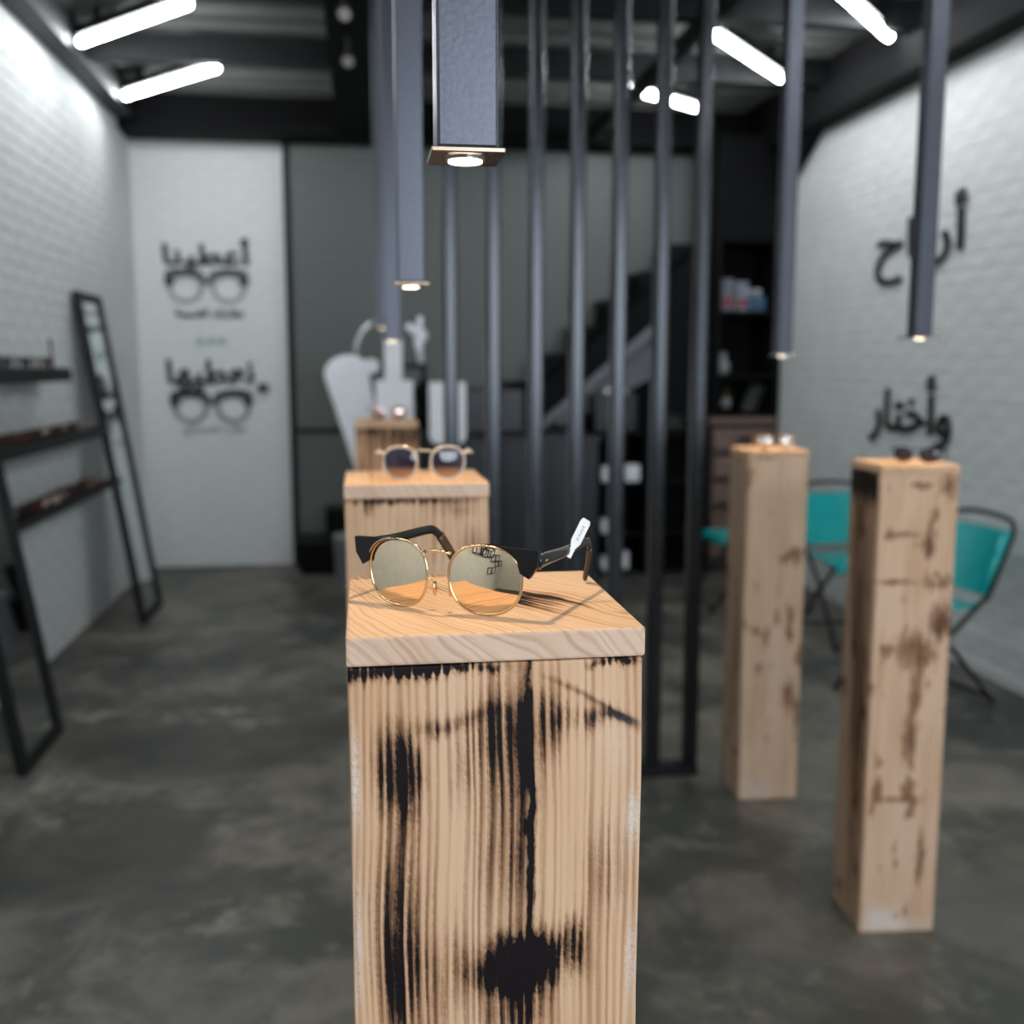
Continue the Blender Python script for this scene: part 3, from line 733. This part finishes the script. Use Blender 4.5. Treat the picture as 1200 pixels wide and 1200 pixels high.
def drawn_glasses(x, z, label, low):
    t = thing('glasses_drawing', label, 'wall graphic', (x, yw, z))
    for sd in (-1, 1):
        bm = bmesh.new(); n = 28; A = []; B = []
        for k in range(n):
            a = 2*PI*k/n
            A.append((sd*.148+.128*math.cos(a)*(1+.1*math.sin(a)), .112*math.sin(a))); B.append((sd*.148+.090*math.cos(a)*(1+.05*math.sin(a)), .075*math.sin(a)-.004))
        for y_, rev in ((0, 0), (-.003, 1)):
            pass
        vA = [bm.verts.new((a, -.003, b)) for a, b in A]; vB = [bm.verts.new((a, -.003, b)) for a, b in B]
        wA = [bm.verts.new((a, 0, b)) for a, b in A]; wB = [bm.verts.new((a, 0, b)) for a, b in B]
        for k in range(n):
            j = (k+1) % n
            bm.faces.new((vA[k], vA[j], vB[j], vB[k])); bm.faces.new((vA[k], wA[k], wA[j], vA[j])); bm.faces.new((vB[k], vB[j], wB[j], wB[k]))
        obj('rim', bm, low, t)
        bm = bmesh.new(); pts_o = []; pts_i = []
        for k in range(13):
            f = k/12; a = PI-(f*PI) if sd > 0 else f*PI
            f2 = f
            ox = sd*(.148+.142*math.cos(PI-f*PI)); oz = .05+.075*math.sin(f*PI)**.6+(.02*f)
            ix = sd*(.148+.118*math.cos(PI-f*PI)); iz = .03+.052*math.sin(f*PI)**.7
            pts_o.append((ox, oz)); pts_i.append((ix, iz))
        pr = [(sd*-.002, .045)]+pts_o+[(sd*.268, .02)]+pts_i[::-1]+[(sd*-.002, .015)]
        vs = [bm.verts.new((a, -.0045, b)) for a, b in pr]
        ws = [bm.verts.new((a, 0, b)) for a, b in pr]
        bmesh.ops.triangulate(bm, faces=[bm.faces.new(vs)])
        for k in range(len(pr)): bm.faces.new((vs[k], ws[k], ws[(k+1) % len(pr)], vs[(k+1) % len(pr)]))
        obj('brow', bm, m_letters if low is m_grey_dots else m_upper_brow, t)
        bm = bmesh.new(); prism(bm, [(sd*.215, .055), (sd*.292, .075), (sd*.285, .015), (sd*.235, .01)], -.006, 0); obj('end_piece', bm, m_letters, t)
    return t
m_upper_brow = simple('dark_grey_print', (0.07, 0.075, 0.072), .6, 0, .1, 60)
drawn_glasses(-1.082, 2.005, 'drawing of faded grey glasses, the upper one on the back wall', m_lightgrey_dots)
drawn_glasses(-1.080, 1.155, 'drawing of darker rimmed glasses, the lower one on the back wall', m_grey_dots)
t = thing('ring_marks', 'three small teal rings in a row between the two drawn glasses', 'wall graphic', (-1.07, yw, 1.632))
for i in (-1, 0, 1):
    bm = bmesh.new(); tube(bm, [(i*.075+.022*math.cos(a*PI/8), -.001, .020*math.sin(a*PI/8)) for a in range(16)], .006, 6, closed=True); obj('ring', bm, m_teal_print, t)
t = thing('wall_thermostat', 'small dark square control box on the back wall beside the lower word', 'control box', (-.715, YB-.007, 1.30))
obj('case', bx(-.038, .038, -.03, 0, -.034, .034), simple('brown_plastic', (.10, .075, .07), .5), t, bevel=.003)
obj('button', bx(-.012, .012, -.034, -.030, -.01, .014), m_black_matte, t)
def side_word(key, y, z, w, h, bold, label):
    o = obj('wall_lettering', text_mesh(words[key], w, h, bold, .012), m_letters, loc=(XR-.0075, y, z), rot=(0, 0, R(-90)))
    return tag(o, label, 'lettering')
side_word('rest', 5.235, 2.10, .88, .40, .006, 'upper black Arabic word on the right brick wall, behind the pendant')
side_word('choose', 5.245, 1.215, .83, .37, .006, 'lower black Arabic word on the right brick wall, above the pedestal')

# ------------------------------------------------------------------ stairs
t = thing('staircase', 'black metal staircase rising to the right against the back wall', 'staircase', (1.25, 7.2, 1.54))
for k in range(-3, 5):
    x = k*.225; z = k*.19
    obj('tread', bx(x-.02, x+.245, .02, .42, z-.035, z), m_black_metal, t)
    obj('riser', bx(x+.0, x+.02, .03, .42, z-.19, z-.036), m_black_matte, t)
def sl(x): return x*.19/.225
bm = bmesh.new(); prism(bm, [(-.70, sl(-.70)-.16), (1.12, sl(1.12)-.16), (1.12, sl(1.12)-.44), (-.70, sl(-.70)-.44)], .0, .02); obj('side_panel', bm, m_black_matte, t)
bm = bmesh.new(); prism(bm, [(-.30, sl(-.30)-.44), (.92, sl(.92)-.44), (.92, sl(.92)-.52), (-.30, sl(-.30)-.52)], -.02, .03); obj('stringer', bm, m_grey_panel, t)
for k in range(-3, 5):
    x = k*.225
    bm = bmesh.new(); prism(bm, [(x, sl(x)-.19), (x, sl(x)), (x+.225, sl(x)), (x+.225, sl(x)-.001)], .0, .02); obj('step_side', bm, m_black_matte, t)
bm = bmesh.new(); prism(bm, [(1.36, 1.02), (2.10, 1.40), (2.10, 1.64), (1.95, 1.60), (1.36, 1.10)], 7.30, 7.32)
tag(obj('under_stair_panel', bm, m_grey_panel), 'grey panel closing the space under the staircase stringer', 'panel')
bm = bmesh.new(); prism(bm, [(2.12, 1.12), (2.412, 1.12), (2.412, 2.33), (2.12, 2.08)], 7.165, 7.18)
tag(obj('under_stair_black_sheet', bm, m_black_matte), 'tall black panel under the top of the stairs, beside the bookcase', 'panel')  # black sheet that keeps the area below the stairs black
tag(obj('under_stair_black_backing', bx(1.36, 2.12, 7.41, 7.43, 0, 1.5), m_black_matte), 'black sheet behind the printer and shelving under the stairs', 'panel')  # black sheet blocking the grey bay from view
# ------------------------------------------------------------------ black bookcase and drawers at the back right
t = thing('bookcase', 'tall black open bookcase against the end of the right brick wall', 'bookcase', (2.42, 7.02, 1.10))
obj('side', bx(0, .03, 0, .5, 0, 1.90), m_black_matte, t); obj('side', bx(.44, .47, 0, .5, 0, 1.90), m_black_matte, t)
obj('back', bx(.03, .44, .48, .5, 0, 1.90), m_black_matte, t)
for z in (0, .27, .71, 1.2): obj('shelf', bx(.03, .44, 0, .48, z, z+.025), m_black_matte, t)
obj('door', bx(.03, .44, .0, .02, 1.23, 1.90), m_black_matte, t)
obj('wall_recess', bx(2.0, 2.42, 7.3, 7.72, 1.95, 3.0), m_black_matte, kind='structure') if False else None
t = thing('drawer_chest', 'brown wooden chest of drawers under the black bookcase', 'chest', (2.40, 7.0, 0))
obj('carcass', bx(0, .49, .015, .55, .02, 1.06), m_carcass, t); obj('top', bx(-.01, .49, 0, .56, 1.06, 1.099), m_drawer, t, bevel=.003)
for i in range(5):
    z = .12+i*.19
    d_ = obj('drawer', bx(.02, .47, -.005, .014, z, z+.135), m_drawer, t, bevel=.003)
    obj('handle', bx(.19, .30, -.03, -.006, z+.05, z+.085), m_black_metal, d_, bevel=.004)
obj('plinth', bx(.02, .47, .03, .53, 0, .02), m_black_matte, t)
def carton(x, y, z, w_, d_, h_, col, label, cat='box', group='boxes on the bookcase', strip=None):
    t = thing('carton', label, cat, (x, y, z), 0, group)
    obj('body', bx(-w_/2, w_/2, 0, d_, 0, h_), simple('carton_%s' % label[:8], col, .5), t, bevel=.002)
    if strip: obj('printed_panel', bx(-w_/2+.008, w_/2-.008, -.001, -.0002, h_*.12, h_*.42), simple('strip_%s' % label[:8], strip, .5), t)
carton(2.52, 7.08, 1.836, .085, .15, .22, (.12, .14, .16), 'grey carton with a maroon band on the upper bookcase shelf, leftmost', strip=(.20, .03, .06))
carton(2.62, 7.07, 1.836, .085, .15, .20, (.18, .20, .24), 'pale grey carton with a red band on the upper bookcase shelf, middle', strip=(.22, .03, .05))
carton(2.73, 7.07, 1.836, .12, .15, .10, (.03, .10, .18), 'low blue carton on the upper bookcase shelf', strip=(.02, .06, .12))
for x, sd_ in ((2.705, 'left'), (2.76, 'right')):
    t = thing('jar', 'small white-capped jar standing on the low blue carton, the %s one' % sd_, 'jar', (x, 7.14, 1.937), 0, 'jars on the blue carton')
    bm = bmesh.new(); cyl(bm, (0, 0, 0), .02, .035, 14); obj('body', bm, m_grey_dots, t, smooth=False)
    bm = bmesh.new(); cyl(bm, (0, 0, .035), .021, .014, 14); obj('lid', bm, m_white_plastic, t)
t = thing('vase', 'small pale vase on the middle bookcase shelf', 'vase', (2.52, 7.15, 1.396))
bm = bmesh.new(); tube(bm, [(0, 0, 0), (0, 0, .03), (0, 0, .08), (0, 0, .12), (0, 0, .15)], [.03, .05, .045, .02, .024], 18); obj('body', bm, m_grey_dots, t, smooth=True)
bm = bmesh.new(); tube(bm, [(0, 0, .15), (0, 0, .155)], [.026, .026], 18); obj('rim', bm, m_grey_dots, t, smooth=True)
t = thing('leaning_tablet', 'grey slab leaning on the lower bookcase shelf', 'tablet', (2.74, 7.12, 1.13), 0)
t.rotation_euler = (0, R(20), 0)
obj('slab', bx(-.02, .02, 0, .2, .004, .20), m_grey_dots, t, bevel=.004); obj('edge_strip', bx(-.022, .022, -.004, 0, .004, .2), m_black_metal, t)
t = thing('wine_bottle', 'dark bottle standing on the lower bookcase shelf', 'bottle', (2.55, 7.15, 1.126))
bm = bmesh.new(); tube(bm, [(0, 0, 0), (0, 0, .13), (0, 0, .16), (0, 0, .21)], [.033, .033, .013, .012], 16); obj('body', bm, m_tort, t, smooth=True)
bm = bmesh.new(); tube(bm, [(0, 0, .04), (0, 0, .10)], .0335, 16); obj('paper_band', bm, m_grey_dots, t, smooth=True)

# black open shelving under the stairs, with small white boxes
t = thing('open_shelving', 'black open shelving under the stairs behind the divider bars', 'shelving', (1.53, 7.0, 0))
for x in (0, .40, .80): obj('upright', bx(x, x+.03, 0, .4, 0, 1.0), m_black_matte, t)
for z in (.02, .28, .64, .98): obj('shelf', bx(0, .83, 0, .4, z, z+.02), m_black_matte, t)
obj('back', bx(0, .83, .38, .4, 0, 1.0), m_black_matte, t)
for (x, z, w_, h_, lab) in ((1.655, .661, .055, .10, 'small white carton at the left of the upper dark shelf under the stairs'), (1.845, .661, .10, .11, 'square white carton right of the first on the upper dark shelf under the stairs'),
                       (1.655, .301, .05, .09, 'small white carton on the middle dark shelf under the stairs'), (1.655, .041, .045, .08, 'tiny white carton at the left of the bottom dark shelf'), (1.80, .041, .05, .12, 'upright white carton on the bottom dark shelf under the stairs')):
    t = thing('carton', lab, 'box', (x, 7.02, z), 0, 'white cartons under the stairs')
    obj('body', bx(-w_/2, w_/2, 0, .1, 0, h_), m_white_plastic, t, bevel=.002); obj('flap', bx(-w_/2, w_/2, 0, .05, h_+.0002, h_+.002), m_white_plastic, t)
t = thing('printer', 'small dark printer with a pale lid on the shelving under the stairs', 'printer', (1.72, 7.1, 1.001))
obj('body', bx(-.13, .17, 0, .2, 0, .26), m_desk, t, bevel=.01); obj('lid', bx(-.06, .10, -.004, .12, .265, .30), m_chrome, t, bevel=.004); obj('tray', bx(-.05, .09, -.03, -.001, .1, .12), m_grey_panel, t)

# ------------------------------------------------------------------ reception counter with monitor
t = thing('reception_counter', 'glossy black reception counter behind the divider bars', 'counter', (.95, 6.4, 0))
obj('worktop', bx(-.41, .52, -.03, .55, .985, 1.02), m_desk, t, bevel=.004)
for i, x in enumerate((-.40, -.097, .206)): obj('front_panel', bx(x, x+.301, 0, .025, .08, .984), m_desk, t, bevel=.004)
obj('side_panel', bx(-.40, -.375, .026, .53, .0, .984), m_desk, t); obj('side_panel', bx(.487, .512, .026, .53, .0, .984), m_desk, t)
obj('plinth', bx(-.37, .48, .03, .06, 0, .08), m_black_matte, t)
t = thing('monitor', 'black flat monitor standing on the reception counter', 'monitor', (.82, 6.62, 1.0205))
obj('screen', bx(-.19, .19, -.012, .012, .02, .30), m_desk, t, bevel=.004)
obj('bezel', bx(-.192, .192, -.016, -.0125, .285, .302), m_black_matte, t)
obj('stand', bx(-.02, .02, .013, .03, .003, .15), m_black_metal, t); obj('foot', bx(-.09, .09, -.05, .09, 0, .004), m_black_metal, t)
# ------------------------------------------------------------------ eye exam equipment
def slab_round(pts): return pts
t = thing('exam_arm_column', 'tall white slanted round-topped column of the eye exam stand', 'exam equipment', (.0, 6.5, 0))
bm = bmesh.new()
A = Vector((-.10, 0, 1.42)); B = Vector((.13, 0, .45))
dirv = (B-A).normalized(); nx = Vector((-dirv.z, 0, dirv.x))*-1
pts = []
ra, rb = .135, .07
for k in range(13):
    a = k/12*PI; pts.append(A-dirv*math.sin(a)*ra*.75+nx*math.cos(a)*ra)
for k in range(7):
    a = PI+k/6*PI; pts.append(B-dirv*math.sin(a)*rb*.6+nx*math.cos(a)*rb)
prism(bm, [(p.x, p.z) for p in pts], -.05, .05); obj('shell', bm, m_white_plastic, t, bevel=.02)
bm = bmesh.new(); prism(bm, [(.05+.052*math.cos(a*PI/8), 1.455+.045*math.sin(a*PI/8)) for a in range(16)], -.06, .03); obj('side_knob', bm, m_white_plastic, t, bevel=.008)
bm = bmesh.new(); tube(bm, [(-.04+.14*(1-math.cos(a*PI/16)), 0, 1.52+.20*math.sin(a*PI/16)) for a in range(9)], .013, 10); obj('lamp_arm', bm, m_chrome, t, smooth=True)
bm = bmesh.new(); tube(bm, [(.10, -.005, 1.715), (.10, -.03, 1.70)], [.018, .022], 12); obj('lamp_head', bm, m_chrome, t)
obj('base', bx(-.06, .32, -.07, .07, 0, .06), m_white_plastic, t, bevel=.01)
obj('pillar', bx(.08, .18, -.045, .045, .06, .55), m_white_plastic, t, bevel=.01)
t = thing('instrument_column', 'white upright instrument column with wider shoulders behind the third pedestal', 'exam equipment', (.185, 6.35, 0))
obj('column', bx(-.055, .050, -.05, .05, .5, 1.60), m_white_plastic, t, bevel=.012)
obj('shoulder_block', bx(-.112, .112, -.045, .06, .9, 1.37), m_white_plastic, t, bevel=.012)
obj('top_cap', bx(-.062, .058, -.056, .056, 1.60, 1.612), m_chrome, t, bevel=.002)
obj('base', bx(-.11, .11, -.06, .08, 0, .5), m_white_plastic, t, bevel=.01)
t = thing('exam_lamp', 'white jointed lamp head on a short stem above the black swing arm', 'lamp', (.35, 6.6, 1.4725))
bm = bmesh.new(); tube(bm, [(.015, 0, 0), (.0, 0, .10), (.0, 0, .14)], [.018, .022, .03], 12); obj('stem', bm, m_white_plastic, t, smooth=True)
bm = bmesh.new(); bmesh.ops.create_uvsphere(bm, u_segments=16, v_segments=10, radius=.045, matrix=Matrix.Translation((.01, 0, .17)) @ Matrix.Diagonal((1, .7, 1, 1))); obj('head', bm, m_white_plastic, t, smooth=True)
bm = bmesh.new(); tube(bm, [(.0, 0, .18), (-.075, 0, .235)], [.028, .022], 10); obj('handle', bm, m_white_plastic, t, smooth=True)
bm = bmesh.new(); tube(bm, [(.005, 0, .19), (.01, 0, .29)], [.024, .017], 10); obj('knob', bm, m_white_plastic, t, smooth=True)
t = thing('swing_arm_stand', 'black instrument stand with a horizontal swing arm beside the white column', 'exam equipment', (.38, 6.66, 0))
obj('post', bx(-.02, .02, -.02, .02, .03, 1.44), m_black_metal, t); obj('arm', bx(-.32, .022, -.02, .02, 1.44, 1.469), m_black_metal, t, bevel=.004)
bm = bmesh.new(); tube(bm, [(0, 0, 1.06), (0, 0, 1.12), (0, 0, 1.20), (0, 0, 1.30), (0, 0, 1.36)], [.03, .07, .05, .075, .03], 14); obj('instrument_head', bm, m_black_matte, t)
obj('base', bx(-.10, .10, -.08, .1, 0, .03), m_black_metal, t)
t = thing('white_side_panel', 'white round-bottomed upright panel behind the first divider bar', 'panel', (.50, 6.28, .0))
bm = bmesh.new(); pr = [(-.11, 1.36), (-.11, 1.04)]+[(-.11+.05-.05*math.cos(a*PI/8), 1.04-.05*math.sin(a*PI/8)) for a in range(1, 5)]+[(.06+.05*math.sin(a*PI/8), 1.04-.05*math.cos(a*PI/8)) for a in range(0, 5)]+[(.11, 1.36)]
prism(bm, pr, -.02, .02); obj('panel', bm, m_white_plastic, t, bevel=.006)
obj('stand', bx(-.02, .02, -.015, .015, .02, .985), m_black_metal, t); obj('foot', bx(-.13, .13, -.12, .07, 0, .02), m_black_metal, t)
# dark cabinet and bin at the foot of the grey wall
t = thing('low_cabinet', 'low black cabinet on the floor left of the pedestals against the back wall', 'cabinet', (-.25, 7.3, 0))
obj('body', bx(-.22, .2, 0, .38, .03, .22), m_black_matte, t, bevel=.004); obj('top', bx(-.23, .21, -.01, .39, .221, .24), m_black_metal, t, bevel=.003); obj('plinth', bx(-.2, .18, .02, .36, 0, .03), m_black_matte, t)
t = thing('black_case', 'black box standing on the low cabinet beside the pedestals', 'case', (-.20, 7.4, .2405))
obj('body', bx(-.08, .12, 0, .2, 0, .2), m_black_matte, t, bevel=.008); obj('lid', bx(-.082, .122, -.002, .202, .201, .22), m_black_metal, t, bevel=.004)
t = thing('waste_bin', 'dark grey bin half hidden behind the foreground pedestals', 'bin', (-.10, 6.9, 0))
bm = bmesh.new(); tube(bm, [(0, 0, 0), (0, 0, .33)], [.10, .115], 20); obj('body', bm, m_grey_panel, t)
bm = bmesh.new(); tube(bm, [(0, 0, .331), (0, 0, .35)], [.119, .115], 20); obj('lid', bm, m_grey_dots, t)

# ------------------------------------------------------------------ teal folding chairs
def chair(label, loc, rz):
    """faces -y"""
    t = thing('folding_chair', label, 'chair', loc, rz, 'teal folding chairs by the right wall')
    w2 = .20
    bm = bmesh.new(); box(bm, -w2+.01, w2-.01, -.18, .17, .438, .452); box(bm, -w2+.01, w2-.01, -.195, -.18, .405, .452); obj('seat', bm, m_teal, t, bevel=.006)
    # curved back panel, leaning back
    bm = bmesh.new(); n = 8; F, Bk = [], []
    for i in range(n+1):
        u = -1+2*i/n; dy = -.035*(u*u)
        for z, off in ((.50, .165), (.765, .285)):
            F.append(bm.verts.new((u*.205, off+dy, z))); Bk.append(bm.verts.new((u*.205, off+dy+.022, z)))
    for i in range(n):
        a, b_, c, d = 2*i, 2*i+1, 2*i+3, 2*i+2
        bm.faces.new((F[a], F[d], F[c], F[b_])); bm.faces.new((Bk[a], Bk[b_], Bk[c], Bk[d]))
        bm.faces.new((F[b_], F[c], Bk[c], Bk[b_])); bm.faces.new((F[a], Bk[a], Bk[d], F[d]))
    bm.faces.new((F[0], F[1], Bk[1], Bk[0])); bm.faces.new((F[-2], Bk[-2], Bk[-1], F[-1]))
    obj('backrest', bm, m_teal, t, bevel=.004)
    for s_ in (-1, 1):
        bm = bmesh.new(); tube(bm, [(s_*.207, .142, .505), (s_*.207, .262, .762)], .018, 10); obj('side_roll', bm, m_teal, t, smooth=True)
    bm = bmesh.new()
    arch = [(-.19, .190, .47), (-.19, .313, .74)]+[(-.19*math.cos(a*PI/8), .325, .775+.045*math.sin(a*PI/8)) for a in range(1, 8)]+[(.19, .313, .74), (.19, .190, .47)]
    tube(bm, arch, .011, 8); obj('back_tube', bm, m_black_metal, t, smooth=True)
    for s in (-1, 1):
        bm = bmesh.new(); tube(bm, [(s*.195, .20, .50), (s*.205, -.02, .33), (s*.205, -.26, .012)], .011, 8); obj('leg', bm, m_black_metal, t, smooth=True)
        bm = bmesh.new(); tube(bm, [(s*.18, -.16, .43), (s*.18, .05, .25), (s*.18, .27, .012)], .011, 8); obj('leg', bm, m_black_metal, t, smooth=True)
    bm = bmesh.new(); tube(bm, [(-.205, -.24, .035), (.205, -.24, .035)], .009, 8); obj('crossbar', bm, m_black_metal, t, smooth=True)
    bm = bmesh.new(); tube(bm, [(-.18, .25, .035), (.18, .25, .035)], .009, 8); obj('crossbar', bm, m_black_metal, t, smooth=True)
    return t
c0 = chair('teal folding chair facing the camera, seen between the two right pedestals', (2.56, 5.12, 0), 0)
c1 = dup(c0, (2.375, 4.14, 0), R(-78), 'teal folding chair at the right wall, its backrest showing past the far right pedestal')
c2 = dup(c0, (2.26, 5.98, 0), R(-90), 'teal folding chair hidden behind the blond pedestal, only its seat edge showing')

# ------------------------------------------------------------------ cube frames on the rear wall (seen mirrored in the lenses)
for i, (x, z, wh) in enumerate(((-.82, 2.02, 'topmost one'), (-1.22, 1.97, 'second one'), (-1.68, 1.80, 'middle one'), (-2.05, 1.52, 'nearest the shopfront'), (-1.55, 1.15, 'lowest one'))):
    t = thing('cube_frame', 'black wire cube frame on the left wall behind the camera, '+wh, 'wall decoration', (XL+.008, x, z), R(-90), 'black cube frames mirrored in the gold lenses')
    q = .165
    for a, b_ in (((-q, -q), (q, -q)), ((-q, q), (q, q)), ((-q, -q), (-q, q)), ((q, -q), (q, q))):
        for yy in (.012, .17):
            bm = bmesh.new(); tube(bm, [(a[0], yy, a[1]), (b_[0], yy, b_[1])], .017, 4); obj('frame_rod', bm, m_black_metal, t)
    for a in ((-q, -q), (q, -q), (-q, q), (q, q)):
        bm = bmesh.new(); tube(bm, [(a[0], .002, a[1]), (a[0], .18, a[1])], .017, 4); obj('frame_rod', bm, m_black_metal, t)
